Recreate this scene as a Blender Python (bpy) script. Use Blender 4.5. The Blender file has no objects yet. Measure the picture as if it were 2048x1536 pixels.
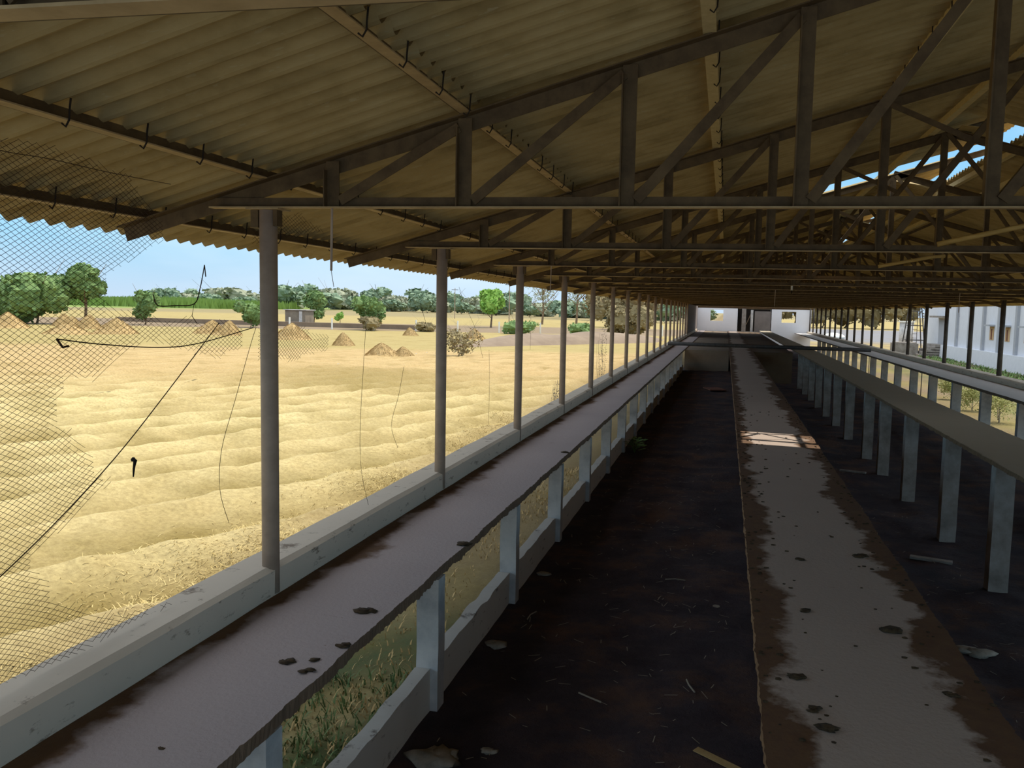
import bpy, math, random
from math import sin, cos, pi, sqrt, exp
from mathutils import Vector, Matrix, noise as mn
random.seed(7)
sc = bpy.context.scene
COL = sc.collection
L = 3.0
Y0 = 4.43
CAMX, CAMZ = 2.5892, 2.68
def YK(k): return Y0 + k * L
ORD = ['first', 'second', 'third', 'fourth', 'fifth', 'sixth', 'seventh', 'eighth', 'ninth', 'tenth', 'eleventh', 'twelfth',
       'thirteenth', 'fourteenth', 'fifteenth', 'sixteenth', 'seventeenth', 'eighteenth', 'nineteenth', 'twentieth',
       'twenty-first', 'twenty-second', 'twenty-third', 'twenty-fourth', 'twenty-fifth', 'twenty-sixth', 'twenty-seventh']

# ------------------------------------------------------------------ materials
def lin(c):
    return tuple(((x / 255.0) / 12.92 if x / 255.0 <= .04045 else ((x / 255.0 + .055) / 1.055) ** 2.4) for x in c) + (1,)

class NT:
    def __init__(s, name):
        s.m = bpy.data.materials.new(name); s.m.use_nodes = True
        s.t = s.m.node_tree; s.b = s.t.nodes['Principled BSDF']
        s.pos = s.t.nodes.new('ShaderNodeNewGeometry').outputs['Position']
        s.b.inputs['Roughness'].default_value = .9
        s.b.inputs['Specular IOR Level'].default_value = .2
    def n(s, k): return s.t.nodes.new(k)
    def l(s, a, b): s.t.links.new(a, b)
    def put(s, sock, v):
        if hasattr(v, 'is_linked') or isinstance(v, bpy.types.NodeSocket): s.l(v, sock)
        else: sock.default_value = v
    def math(s, op, a, b=0.0, c=0.0, clamp=False):
        n = s.n('ShaderNodeMath'); n.operation = op; n.use_clamp = clamp
        s.put(n.inputs[0], a); s.put(n.inputs[1], b); s.put(n.inputs[2], c); return n.outputs[0]
    def xyz(s):
        n = s.n('ShaderNodeSeparateXYZ'); s.l(s.pos, n.inputs[0]); return n.outputs
    def noise(s, scale=5, detail=4, rough=.6, stretch=(1, 1, 1), off=(0, 0, 0)):
        m = s.n('ShaderNodeMapping'); m.inputs['Scale'].default_value = stretch; m.inputs['Location'].default_value = off
        s.l(s.pos, m.inputs['Vector'])
        n = s.n('ShaderNodeTexNoise'); n.inputs['Scale'].default_value = scale; n.inputs['Detail'].default_value = detail
        n.inputs['Roughness'].default_value = rough; s.l(m.outputs[0], n.inputs['Vector']); return n.outputs[0]
    def ramp(s, f, stops):
        n = s.n('ShaderNodeValToRGB'); r = n.color_ramp
        while len(r.elements) < len(stops): r.elements.new(.5)
        for e, (p, c) in zip(r.elements, stops): e.position = p; e.color = c if len(c) == 4 else c + (1,)
        s.l(f, n.inputs[0]); return n.outputs[0]
    def mix(s, f, a, b, mode='MIX'):
        n = s.n('ShaderNodeMix'); n.data_type = 'RGBA'; n.blend_type = mode
        s.put(n.inputs[0], f); s.put(n.inputs[6], a); s.put(n.inputs[7], b); return n.outputs[2]
    def bump(s, h, strength=.4, dist=.02):
        n = s.n('ShaderNodeBump'); n.inputs['Strength'].default_value = strength; n.inputs['Distance'].default_value = dist
        s.l(h, n.inputs['Height']); s.l(n.outputs[0], s.b.inputs['Normal'])
    def out(s, c, rough=None):
        s.put(s.b.inputs['Base Color'], c)
        if rough is not None: s.b.inputs['Roughness'].default_value = rough
        return s.m

def simple(name, a, b, scale=6, rough=.9, bump=.3, dist=.01, c=None, stretch=(1, 1, 1), detail=5):
    t = NT(name); f = t.noise(scale, detail, .65, stretch)
    st = [(.3, lin(a)), (.7, lin(b))]
    if c: st = [(.3, lin(a)), (.55, lin(b)), (.72, lin(c))]
    col = t.ramp(f, st)
    if bump: t.bump(f, bump, dist)
    return t.out(col, rough)

M = {}
M['steel'] = simple('brown_steel', (72, 55, 35), (98, 78, 51), 9, .75, .1, .003)
M['steel_lit'] = simple('lit_flange_steel', (146, 120, 82), (182, 154, 110), 7, .7, .1, .003)  # brown steel made paler: light caught by flange undersides is in the colour
M['steel_rust'] = simple('rust_spotted_cream_steel', (178, 156, 108), (198, 176, 128), 14, .8, .1, .003, None)
M['pipe'] = simple('grey_painted_pipe', (146, 126, 108), (170, 148, 128), 7, .6, .1, .003)
M['pipe_dark'] = simple('dark_pipe', (62, 56, 52), (84, 76, 70), 7, .6, .1, .003)
M['wire'] = simple('rusted_wire', (46, 32, 22), (64, 44, 30), 20, .8, 0)
M['hook'] = simple('dark_hook_iron', (34, 28, 22), (50, 40, 30), 20, .8, 0)
M['post'] = simple('whitewashed_concrete', (156, 154, 154), (196, 192, 188), 3.5, .9, .3, .006, (210, 204, 198))
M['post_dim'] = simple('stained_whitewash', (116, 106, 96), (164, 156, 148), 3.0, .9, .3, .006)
M['bamboo'] = simple('bamboo', (160, 126, 66), (196, 160, 92), 8, .7, .1, .003, stretch=(.3, .3, 3))
M['leaf_shade'] = simple('shaded_grass_leaf', (60, 84, 48), (100, 114, 66), 3, .8, 0)
M['leaf_green'] = simple('green_leaf', (70, 104, 48), (120, 150, 70), 3, .8, 0)
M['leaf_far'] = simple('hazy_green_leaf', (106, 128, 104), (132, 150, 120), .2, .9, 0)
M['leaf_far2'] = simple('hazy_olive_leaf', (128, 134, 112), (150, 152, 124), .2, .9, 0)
M['leaf_mid'] = simple('mid_green_leaf', (84, 112, 66), (122, 146, 84), .6, .9, 0)
M['leaf_bright'] = simple('bright_green_leaf', (96, 146, 54), (150, 186, 84), .8, .8, 0)
M['leaf_brown'] = simple('brownish_leaf', (112, 100, 70), (146, 130, 92), .8, .9, 0)
M['leaf_bush'] = simple('yellow_green_leaf', (150, 156, 84), (198, 194, 128), 3, .9, 0)
M['twig'] = simple('grey_brown_bark', (96, 80, 64), (134, 112, 88), 4, .9, .2)
M['twig_pale'] = simple('pale_dry_twig', (140, 128, 112), (160, 148, 130), 4, .9, 0)
M['straw'] = simple('straw', (160, 130, 82), (192, 162, 110), 4, .9, .5, .05)
M['straw_pale'] = simple('pale_straw', (186, 160, 98), (216, 194, 134), 2, .9, 0)
M['dirt'] = simple('dark_dung_clod', (44, 34, 26), (84, 66, 44), 30, .95, .6, .01)
M['paper'] = simple('dusty_paper', (120, 112, 100), (160, 150, 136), 12, .9, .2)
M['brick'] = simple('broken_brick', (98, 62, 50), (128, 84, 66), 12, .95, .5)
M['void_dark'] = simple('dark_void', (18, 14, 12), (30, 24, 20), 2, .9, 0)
M['white'] = simple('white_plastic', (226, 224, 214), (240, 238, 230), 3, .5, 0)
M['boards'] = simple('weathered_plywood', (176, 140, 100), (204, 168, 124), 4, .8, .1, stretch=(1, 1, .2))

def roof_mat(name, a, b, c):
    t = NT(name)
    f = t.noise(2.2, 6, .62, (1, 1.6, 1)); g = t.noise(26, 5, .75, (.35, 2.2, 1))
    base = t.ramp(f, [(.28, lin(a)), (.5, lin(b)), (.74, lin(c))])
    fl = t.math('GREATER_THAN', t.noise(34, 2, .5, (.3, 1.6, 1)), .69)
    col = t.mix(t.math('MULTIPLY', g, .5), base, lin(a))
    col = t.mix(t.math('MULTIPLY', fl, .35), col, lin((176, 160, 122)))
    t.bump(g, .25, .006)
    return t.out(col, .9)
M['roof'] = roof_mat('asbestos_sheet', (132, 110, 68), (172, 146, 96), (188, 164, 114))

def slab_mat(name, x0, x1, dl, dr, base, base2, dirt, dirt2, soft=16):
    t = NT(name); X, Y, Z = t.xyz()
    n1 = t.noise(1.7, 7, .62, (.9, 1.0, 1)); n2 = t.noise(1.6, 7, .62, (.9, 1.0, 1), (9, 3, 0))
    n3 = t.noise(1.3, 4, .5)
    a = t.math('SUBTRACT', t.math('MULTIPLY', t.math('SUBTRACT', n1, .26), dl * 4.2), t.math('SUBTRACT', X, x0))
    b = t.math('SUBTRACT', t.math('MULTIPLY', t.math('SUBTRACT', n2, .26), dr * 4.2), t.math('SUBTRACT', x1, X))
    m = t.math('MAXIMUM', t.math('MULTIPLY', a, soft, clamp=True), t.math('MULTIPLY', b, soft, clamp=True))
    sp = t.math('GREATER_THAN', t.noise(9, 5, .7, (.5, 1.6, 1), (3, 1, 0)), .70)
    m = t.math('MAXIMUM', m, t.math('MULTIPLY', sp, .75))
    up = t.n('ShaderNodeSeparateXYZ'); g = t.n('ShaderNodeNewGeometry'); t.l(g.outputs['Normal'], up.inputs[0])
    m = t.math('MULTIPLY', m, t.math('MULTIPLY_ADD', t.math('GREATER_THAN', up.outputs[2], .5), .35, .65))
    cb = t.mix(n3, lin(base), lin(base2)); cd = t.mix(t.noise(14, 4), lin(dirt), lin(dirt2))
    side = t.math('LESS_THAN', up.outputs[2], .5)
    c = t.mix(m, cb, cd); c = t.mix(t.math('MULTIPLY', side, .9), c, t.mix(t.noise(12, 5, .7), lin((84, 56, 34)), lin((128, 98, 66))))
    t.bump(t.math('ADD', t.math('MULTIPLY', m, .6), t.noise(40, 3)), .5, .008)
    return t.out(c, .85)
M['slabL'] = slab_mat('left_slab_concrete', .055, 1.2, .17, .012, (164, 150, 148), (178, 164, 162), (80, 58, 42), (112, 84, 58), 11)
M['slabC'] = slab_mat('centre_slab_concrete', 2.81, 3.85, .17, .22, (174, 154, 142), (184, 166, 152), (84, 56, 46), (114, 86, 56))
M['slabR'] = slab_mat('right_slab_concrete', 5.6, 6.6, .03, .02, (172, 158, 134), (184, 168, 144), (106, 88, 70), (130, 108, 84))
M['slabE'] = slab_mat('ledge_concrete', 8.8, 9.86, .01, .02, (196, 192, 188), (208, 202, 198), (100, 84, 64), (100, 84, 64))

def wash_mat(name, a, b, stain, lo):
    t = NT(name); f = t.noise(3, 5, .6); col = t.mix(f, lin(a), lin(b))
    st = t.math('MULTIPLY', t.math('SUBTRACT', t.noise(5, 6, .75, (1, 1, 2.6)), lo), 12, clamp=True)
    col = t.mix(t.math('MULTIPLY', st, .8), col, lin(stain)); t.bump(f, .3, .01)
    return t.out(col, .9)
M['sill'] = wash_mat('whitewashed_curb', (202, 186, 166), (216, 200, 180), (104, 84, 66), .58)
M['lowwall'] = wash_mat('flaking_whitewash', (212, 204, 194), (226, 220, 210), (80, 58, 42), .60)
M['endwall'] = wash_mat('end_wall_plaster', (236, 234, 236), (244, 242, 244), (200, 190, 180), .68)
M['bldg'] = wash_mat('pale_limewashed_wall', (206, 208, 216), (226, 228, 234), (180, 184, 190), .63)
M['bldg_pil'] = wash_mat('grey_pilaster', (158, 160, 166), (176, 178, 184), (140, 140, 142), .63)

def soil_mat():
    t = NT('pit_soil'); f = t.noise(1.3, 6, .65); g = t.noise(16, 6, .75)
    c = t.ramp(f, [(.3, lin((46, 38, 42))), (.5, lin((66, 54, 56))), (.70, lin((100, 72, 56)))])
    c = t.mix(t.math('MULTIPLY', t.math('GREATER_THAN', t.noise(30, 4, .7), .66), .4), c, lin((84, 76, 66)))
    t.bump(g, .9, .04); return t.out(c, .95)
M['soil'] = soil_mat()
def ground_mat():
    t = NT('field_soil'); a = t.n('ShaderNodeAttribute'); a.attribute_name = 'Col'
    f = t.noise(1.1, 8, .72); g = t.noise(14, 8, .8)
    c = t.mix(t.math('MULTIPLY', t.math('SUBTRACT', f, .3), 1.1, clamp=True), a.outputs[0], lin((236, 226, 202)), 'MULTIPLY')
    c = t.mix(t.math('MULTIPLY', t.ramp(t.noise(.55, 6, .7, (1, 1, 1), (5, 5, 0)), [(.5, (0, 0, 0)), (.68, (1, 1, 1))]), .5), c, lin((126, 106, 46)))
    c = t.mix(t.ramp(g, [(.38, (0, 0, 0)), (.62, (1, 1, 1))]), t.mix(.45, c, lin((96, 76, 40))), c)
    t.bump(g, .6, .05); return t.out(c, .95)
M['ground'] = ground_mat()

# ------------------------------------------------------------------ mesh builder
class MB:
    def __init__(s): s.v = []; s.f = []
    def quad(s, a, b, c, d):
        i = len(s.v); s.v += [tuple(a), tuple(b), tuple(c), tuple(d)]; s.f.append((i, i + 1, i + 2, i + 3))
    def tri(s, a, b, c):
        i = len(s.v); s.v += [tuple(a), tuple(b), tuple(c)]; s.f.append((i, i + 1, i + 2))
    def hexa(s, p):
        i = len(s.v); s.v += [tuple(q) for q in p]
        for f in ((0, 3, 2, 1), (4, 5, 6, 7), (0, 1, 5, 4), (1, 2, 6, 5), (2, 3, 7, 6), (3, 0, 4, 7)): s.f.append(tuple(i + j for j in f))
    def box(s, x0, x1, y0, y1, z0, z1):
        s.hexa([(x0, y0, z0), (x1, y0, z0), (x1, y1, z0), (x0, y1, z0), (x0, y0, z1), (x1, y0, z1), (x1, y1, z1), (x0, y1, z1)])
    def bar(s, p0, p1, u, v):
        p0, p1, u, v = Vector(p0), Vector(p1), Vector(u), Vector(v)
        s.hexa([p0, p0 + u, p0 + u + v, p0 + v, p1, p1 + u, p1 + u + v, p1 + v])
    def tube(s, pts, r, n=6, r1=None, cap=True):
        pts = [Vector(p) for p in pts]; m = len(pts); i0 = len(s.v)
        for i, p in enumerate(pts):
            d = (pts[min(i + 1, m - 1)] - pts[max(i - 1, 0)]).normalized()
            a = d.orthogonal().normalized() if abs(d.z) > .99 else d.cross(Vector((0, 0, 1))).normalized()
            b = d.cross(a); rr = r if r1 is None else r + (r1 - r) * i / (m - 1)
            for k in range(n):
                t = 2 * pi * k / n; s.v.append(tuple(p + a * (rr * cos(t)) + b * (rr * sin(t))))
        for i in range(m - 1):
            for k in range(n):
                a = i0 + i * n + k; b = i0 + i * n + (k + 1) % n; s.f.append((a, b, b + n, a + n))
        if cap and n > 2:
            s.f.append(tuple(i0 + k for k in range(n))[::-1]); s.f.append(tuple(i0 + (m - 1) * n + k for k in range(n)))
    def prism(s, prof, y0, y1, n=1, jit=None, ys=None):
        m = len(prof); i0 = len(s.v)
        if ys: n = len(ys) - 1
        for j in range(n + 1):
            y = ys[j] if ys else y0 + (y1 - y0) * j / n
            for k, (x, z) in enumerate(prof):
                dx, dz = jit(k, y) if jit else (0, 0); s.v.append((x + dx, y, z + dz))
        for j in range(n):
            for k in range(m):
                a = i0 + j * m + k; b = i0 + j * m + (k + 1) % m; s.f.append((a, b, b + m, a + m))
        s.f.append(tuple(i0 + k for k in range(m))[::-1]); s.f.append(tuple(i0 + n * m + k for k in range(m)))
    def ball(s, c, r, seg=8, rings=6, sx=1, sy=1, sz=1, rough=0, seed=0):
        i0 = len(s.v); c = Vector(c)
        for i in range(rings + 1):
            th = pi * i / rings
            for k in range(seg):
                ph = 2 * pi * k / seg; d = Vector((sin(th) * cos(ph), sin(th) * sin(ph), cos(th)))
                q = 1 + rough * mn.noise(d * 1.7 + Vector((seed * 3.1, seed, 0)))
                s.v.append((c.x + d.x * r * sx * q, c.y + d.y * r * sy * q, c.z + d.z * r * sz * q))
        for i in range(rings):
            for k in range(seg):
                a = i0 + i * seg + k; b = i0 + i * seg + (k + 1) % seg; s.f.append((a, a + seg, b + seg, b))
    def build(s, name, mat, parent=None, smooth=False):
        me = bpy.data.meshes.new(name); me.from_pydata(s.v, [], s.f); me.materials.append(mat); me.update()
        if smooth: me.polygons.foreach_set('use_smooth', [True] * len(me.polygons))
        o = bpy.data.objects.new(name, me); COL.objects.link(o)
        if parent: o.parent = parent
        return o

def tag(o, label, cat, group=None, kind=None):
    o['label'] = label; o['category'] = cat
    if group: o['group'] = group
    if kind: o['kind'] = kind
    return o
def struct(o, label=None, cat=None):
    o['kind'] = 'structure'
    if label: o['label'] = label; o['category'] = cat
    return o
def empty(name, loc=(0, 0, 0)):
    o = bpy.data.objects.new(name, None); o.location = loc; o.empty_display_size = .2; COL.objects.link(o); return o
def copy_tree(o, parent=None):
    c = o.copy(); COL.objects.link(c)
    if parent: c.parent = parent
    for ch in list(o.children): copy_tree(ch, c)
    return c

def sstep(a, b, x):
    t = max(0, min(1, (x - a) / (b - a))); return t * t * (3 - 2 * t)
def zt(x, y):
    z = -.3 * sstep(.6, -1.6, x) if x < .6 else 0
    return z - .45 * sstep(2.9, 5.0, x)
def fbm(x, y, s, o=4):
    return mn.fractal(Vector((x * s, y * s, 3.3)), .9, 2.1, o)

# ------------------------------------------------------------------ ceiling: corrugated sheets
PITCH = .146
def zL(x): return 3.275 + .285 * x
XM = 5.04
def zR(x): return 3.275 + .285 * (2 * XM - x)
def roof_rows(rows, zf, holes, ya, yb):
    mb = MB()
    for ri, (xa, xb) in enumerate(rows):
        blk = 7 * PITCH; n = int((yb - ya) / blk)
        rr = random.Random(ri * 13 + 5)
        for b in range(n):
            y0 = ya + b * blk; d0 = rr.uniform(-.003, .003) + (.016 if ri else 0); d1 = rr.uniform(-.003, .003)
            off = .150 + (b % 2) * .004
            seg = 8 if y0 < 22 else (6 if y0 < 40 else 4)
            for i in range(7 * seg + int(seg * .6)):
                pts = []
                for j in (i, i + 1):
                    y = y0 + j * PITCH / seg; ph = 2 * pi * j / seg
                    s = sin(ph); w = .024 * (s if s > 0 else s * 1.0)
                    pts.append((y, off + w + .024))
                ym = (pts[0][0] + pts[1][0]) / 2
                xs = [xa, xb]
                cuts = [(hx0, hx1) for (hx0, hx1, hy0, hy1) in holes if hy0 <= ym <= hy1 and hx1 > xa and hx0 < xb]
                spans = [(xa, xb)]
                for hx0, hx1 in cuts:
                    ns = []
                    for p, q in spans:
                        if hx0 > p: ns.append((p, min(q, hx0)))
                        if hx1 < q: ns.append((max(p, hx1), q))
                    spans = [(p, q) for p, q in ns if q - p > .02]
                for p, q in spans:
                    a, bb = pts
                    mb.quad((p, a[0], zf(p) + a[1] + d0), (q, a[0], zf(q) + a[1] + d1), (q, bb[0], zf(q) + bb[1] + d1), (p, bb[0], zf(p) + bb[1] + d0))
    return mb
YA, YB = -3.2, 75.5
holesL = [(3.96, 6.4, 13.12, 14.27)]
mb = roof_rows([(-1.22, 1.225), (1.14, 2.495), (2.41, 3.895), (3.81, 6.2)], zL, holesL, YA, YB)
o = mb.build('ceiling', M['roof'], smooth=True); struct(o, 'corrugated asbestos roof slope on the side of the fields', 'roof')
holesR = [(4.8, 5.73, 10.0, 14.35), (4.8, 5.7, 18.2, 20.0), (4.8, 5.75, 23.2, 25.0), (4.8, 5.7, 27.4, 28.6), (5.2, 5.8, 33.0, 34.0)]
mb = roof_rows([(8.86, 11.3), (7.58, 8.95), (6.18, 7.67), (4.95, 6.27)], zR, holesR, YA, YB)
o = mb.build('ceiling', M['roof'], smooth=True); struct(o, 'corrugated asbestos roof slope with gaps along the ridge, on the side of the white building', 'roof')

# ------------------------------------------------------------------ trusses
ZB = 3.205
VX = [.416, 1.18, 2.06, 2.93, 3.81]
KX = 4.95
def seg_xz(mb, a, b, w, y0=0., t=.007, leg=.05, side=1, legdir=-1):
    a, b = Vector((a[0], 0, a[1])), Vector((b[0], 0, b[1])); d = (b - a).normalized(); n = Vector((-d.z, 0, d.x))
    mb.bar(a - n * w / 2 + Vector((0, y0, 0)), b - n * w / 2 + Vector((0, y0, 0)), n * w, (0, t, 0))
    if leg:
        e = n * (w / 2 * side)
        mb.bar(a + e + Vector((0, y0, 0)), b + e + Vector((0, y0, 0)), n * (-side * t), (0, legdir * leg, 0))
def make_truss():
    r = empty('roof_truss', (0, 0, 0))
    m = MB(); m.box(-.32, 2 * XM + .32, 0, .008, ZB, ZB + .062)
    m.build('bottom_chord', M['steel'], r)
    f = MB(); f.box(-.32, 2 * XM + .32, -.062, 0, ZB - .001, ZB + .006)
    f.build('chord_flange', M['steel_lit'], r)
    m = MB(); seg_xz(m, (-.92, zL(-.92) + .045), (6.2, zL(6.2) + .045), .085, .012, leg=.06, side=1); m.build('top_chord', M['steel'], r)
    m = MB(); seg_xz(m, (KX, zR(KX) + .045), (2 * XM + .92, zL(-.92) + .045), .085, .012, leg=.06, side=1); m.build('top_chord', M['steel'], r)
    for sgn in (0, 1):
        fx = (lambda x: x) if not sgn else (lambda x: 2 * XM - x)
        zf = zL
        for x in VX:
            m = MB(); X = fx(x); m.box(X - .038, X + .038, -.016, -.009, ZB + .008, zL(x) + .07)
            m.box(X - .038, X - .031, -.055, -.016, ZB + .008, zL(x) + .02)
            m.build('vertical_strut', M['steel'], r)
        nodes = VX + [KX if not sgn else 2 * XM - KX]
        for i in range(5):
            a = (fx(nodes[i] + .05), ZB + .04); b = (fx(nodes[i + 1] - .03), zL(nodes[i + 1]) + .02)
            m = MB(); seg_xz(m, a, b, .055, -.03, leg=.045, side=1 if not sgn else -1, legdir=1); m.build('diagonal_brace', M['steel'], r)
        m = MB(); A = (fx(VX[4] + .03), zL(VX[4]) + .03)
        mid = (fx((VX[4] + KX) / 2 + .08), (ZB + zL(KX)) / 2 + .16)
        seg_xz(m, A, mid, .045, -.045, leg=0); m.build('short_brace', M['steel'], r)
    m = MB(); m.box(KX - .04, KX + .04, -.016, -.009, ZB + .008, zL(KX) + .08); m.box(KX - .04, KX - .033, -.055, -.016, ZB + .008, zL(KX)); m.build('king_post', M['steel'], r)
    return r
truss0 = make_truss()
truss0.location = (0, YK(0), 0)
tr = {0: truss0}
for k in [-1] + list(range(1, 26)):
    o = copy_tree(truss0); o.location = (0, YK(k), 0); tr[k] = o
for k, o in tr.items():
    if k == -1: l = 'brown angle-iron roof truss closest to the camera, only its lower chord showing'
    else: l = 'brown angle-iron roof truss resting on the ' + ORD[k] + ' column of the field side'
    tag(o, l, 'truss', 'angle-iron roof trusses')

# purlins
def jhook(mb, x, y, z):
    s = 1 if x < CAMX else -1
    pts = [(x + s * .048, y + .01, z + .085), (x + s * .047, y + .005, z + .05), (x + s * .046, y, z + .0), (x + s * .03, y, z - .026), (x + s * .012, y, z - .012)]
    mb.tube(pts, .0042, 5)
PL = [(-.78, 'steel'), (.0, 'steel'), (1.18, 'steel'), (2.45, 'steel_rust'), (3.85, 'steel_rust'), (4.79, 'steel_rust')]
names = ['above the eave', 'above the column tops', 'first up the slope from the columns', 'in the middle of the slope', 'second below the ridge', 'just below the ridge']
for side in (0, 1):
    for i, (x, mt) in enumerate(PL):
        X = x if side == 0 else (2 * XM - x if i < 5 else 5.80)
        z = (zL(x) if X != 5.80 else zR(X)) + .093
        m = MB(); y0, y1 = -3.1, 80.2
        m.box(X - .03, X - .024, y0, y1, z, z + .062)
        p = m.build('purlin', M['steel'] if mt == 'steel' else M['steel_rust'])
        f = MB(); f.box(X - .024, X + .038, y0, y1, z, z + .006)
        f.build('flange', M['steel_lit'] if mt == 'steel' else M['steel_rust'], p)
        tag(p, ('brown' if mt == 'steel' else 'rust-spotted cream') + ' steel roof purlin ' + names[i] + (' on the field side' if side == 0 else ' on the white building side'), 'purlin', 'roof purlins')
        if side == 0 and i in (0, 1, 2, 3, 4):
            yy = 1.95 + .1 * i
            while yy < 14.5:
                h = MB(); jhook(h, X, yy + random.uniform(-.03, .03), z); h.build('hook_bolt', M['hook'], p); yy += .438

# ------------------------------------------------------------------ columns
def make_col(mat, x, ztop, zbot, name, r=.05):
    m = MB(); m.tube([(0, 0, zbot), (0, 0, ztop)], r, 16)
    o = m.build(name, mat, smooth=True)
    c = MB(); c.box(-.10, .10, -.07, .07, ztop, ztop + .008)
    c.build('cap_plate', M['steel_lit'], o)
    b = MB(); b.box(-.09, -.045, -.035, .035, ztop - .10, ztop); b.box(.045, .07, -.03, .03, ztop - .09, ztop)
    b.build('bracket', M['steel'], o)
    return o
c0 = make_col(M['pipe'], 0, 3.196, .97, 'column')
for k in range(0, 19):
    o = c0 if k == 0 else copy_tree(c0)
    o.location = (.015, YK(k), 0)
    tag(o, 'grey pipe column on the field-side curb, ' + ORD[k] + ' from the camera', 'column', 'columns along the field side')
c1 = make_col(M['pipe_dark'], 0, 3.196, .97, 'column', .066)
first = True
for k in range(5, 26):
    o = c1 if first else copy_tree(c1); first = False
    o.location = (2 * XM, YK(k) - .25, 0)
    tag(o, 'dark pipe column on the curb facing the white building, ' + ORD[k - 5] + ' in view', 'column', 'columns on the side of the white building')

# ------------------------------------------------------------------ curbs, slabs, low wall
def jit_sill(k, y): return (.006 * mn.noise(Vector((k * 7.7, y * 1.2, 0))), .006 * mn.noise(Vector((k * 3.7, y * 1.5, 4))))
m = MB(); m.prism([(-.20, .90), (.055, .90), (.055, 1.112), (.018, 1.13), (-.20, 1.127)], -3, 79.4, 330, jit_sill)
struct(m.build('trim_1', M['sill']), 'whitewashed concrete curb under the field-side columns', 'curb')
m = MB(); m.prism([(9.86, .90), (10.22, .90), (10.22, 1.10), (9.9, 1.105), (9.86, 1.08)], -3, 79.4, 200, jit_sill)
struct(m.build('trim_2', M['sill']), 'whitewashed concrete curb under the columns facing the white building', 'curb')

def slab(x0, x1, zt_, th, y0, y1, rl, rr, n=420):
    m = MB()
    def j(k, y):
        l = rl * (mn.noise(Vector((y * 5, 1, k * .3))) + .7 * mn.noise(Vector((y * 23, 2, k)))); r_ = rr * (.7 * mn.noise(Vector((y * 3, 9, k * .3))) + .45 * mn.noise(Vector((y * 14, 5, k * .5))) + .5 * mn.noise(Vector((y * 38, 5, k))))
        dz = .016 * mn.noise(Vector((y * 6, 4, k))) + .012 * mn.noise(Vector((y * 30, 4, k))) if k in (0, 1) else .004 * mn.noise(Vector((y * 2, 4, k)))
        return (l if k in (0, 3) else r_, dz)
    ys = [y0]
    while ys[-1] < y1 - .5: ys.append(ys[-1] + (.016 if ys[-1] < 9 else .035 if ys[-1] < 20 else .15))
    ys.append(y1)
    m.prism([(x0, zt_ - th), (x1, zt_ - th), (x1, zt_), (x0, zt_)], y0, y1, n, j, ys)
    return m
def slab_nonuni(*a, **k): return slab(*a, **k)
o = slab(.056, .81, .96, .065, -2, 79.3, 0, .016, 900).build('walkway_slab', M['slabL']); tag(o, 'long concrete walkway slab beside the field-side curb, dirt along its inner edge', 'walkway')
o = slab(2.81, 3.85, .96, .065, -2, 79.3, .012, .02, 900).build('walkway_slab', M['slabC']); tag(o, 'long central concrete walkway slab crossed by a bright patch of sunlight', 'walkway')
sw = MB(); sw.box(3.1, 3.55, -2, 38.9, -.35, .9); sw.build('support_wall', M['soil'], o)
o = slab(5.61, 6.55, 1.08, .05, 2, 79.3, .014, .01, 900).build('walkway_slab', M['slabR']); tag(o, 'long concrete walkway slab carried on a row of tall concrete posts', 'walkway')
o = slab(8.80, 9.858, .955, .065, 2, 79.3, .01, 0, 500).build('walkway_slab', M['slabE']); tag(o, 'long narrow concrete ledge beside the curb on the white building side', 'walkway')

def post(name, w, d, h, mat, seed):
    m = MB(); n = 6; i0 = 0
    for j in range(n):
        z0, z1 = h * j / n, h * (j + 1) / n
        a = .006 * mn.noise(Vector((seed, z0 * 3, 0))); b = .006 * mn.noise(Vector((seed, z1 * 3, 0)))
        m.hexa([(-w / 2 + a, -d / 2, z0), (w / 2 + a, -d / 2, z0), (w / 2 + a, d / 2, z0), (-w / 2 + a, d / 2, z0),
                (-w / 2 + b, -d / 2, z1), (w / 2 + b, -d / 2, z1), (w / 2 + b, d / 2, z1), (-w / 2 + b, d / 2, z1)])
    return m.build(name, mat)
# posts under the left slab
pl = []
Yp, Lp = 5.13, 2.1048
for i in range(-1, 16):
    y = Yp + i * Lp + .04
    o = post('concrete_post', .15, .13, .915, M['post'], i * 2.3) if i < 4 else pl[i % 4].copy()
    if i >= 4: COL.objects.link(o)
    o.location = (.745, y, -.02); pl.append(o)
    tag(o, 'whitewashed post under the field-side walkway slab, ' + ORD[i + 1] + ' from the camera', 'post', 'posts under the field-side walkway')
    # the low wall panel between this post and the next
    m = MB(); a, b = y + .067, y + Lp - .067; i2 = i
    def jw(k, yy, i2=i2): return (.008 * mn.noise(Vector((k, yy * 3, i2))), .022 * mn.noise(Vector((k * .1, yy * 5, 7))) if k in (2, 3) else 0)
    m.prism([(.665, -.12), (.765, -.12), (.765, .29), (.665, .29)], a, b, 24, jw)
    w_ = m.build('wall_left', M['lowwall']); struct(w_, 'low flaking whitewashed wall panel between posts, ' + ORD[i + 1] + ' from the camera', 'wall')
ys = [10.19, 12.42, 15.02, 17.38, 19.29, 22.16, 24.6, 27.0, 29.4, 31.8, 34.2, 36.6]
for i, y in enumerate(ys):
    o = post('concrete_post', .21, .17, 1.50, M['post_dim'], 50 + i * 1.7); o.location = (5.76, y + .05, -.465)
    tag(o, 'tall stained concrete post under the raised walkway, ' + ORD[i] + ' from the camera', 'post', 'tall posts under the raised walkway')
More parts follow.
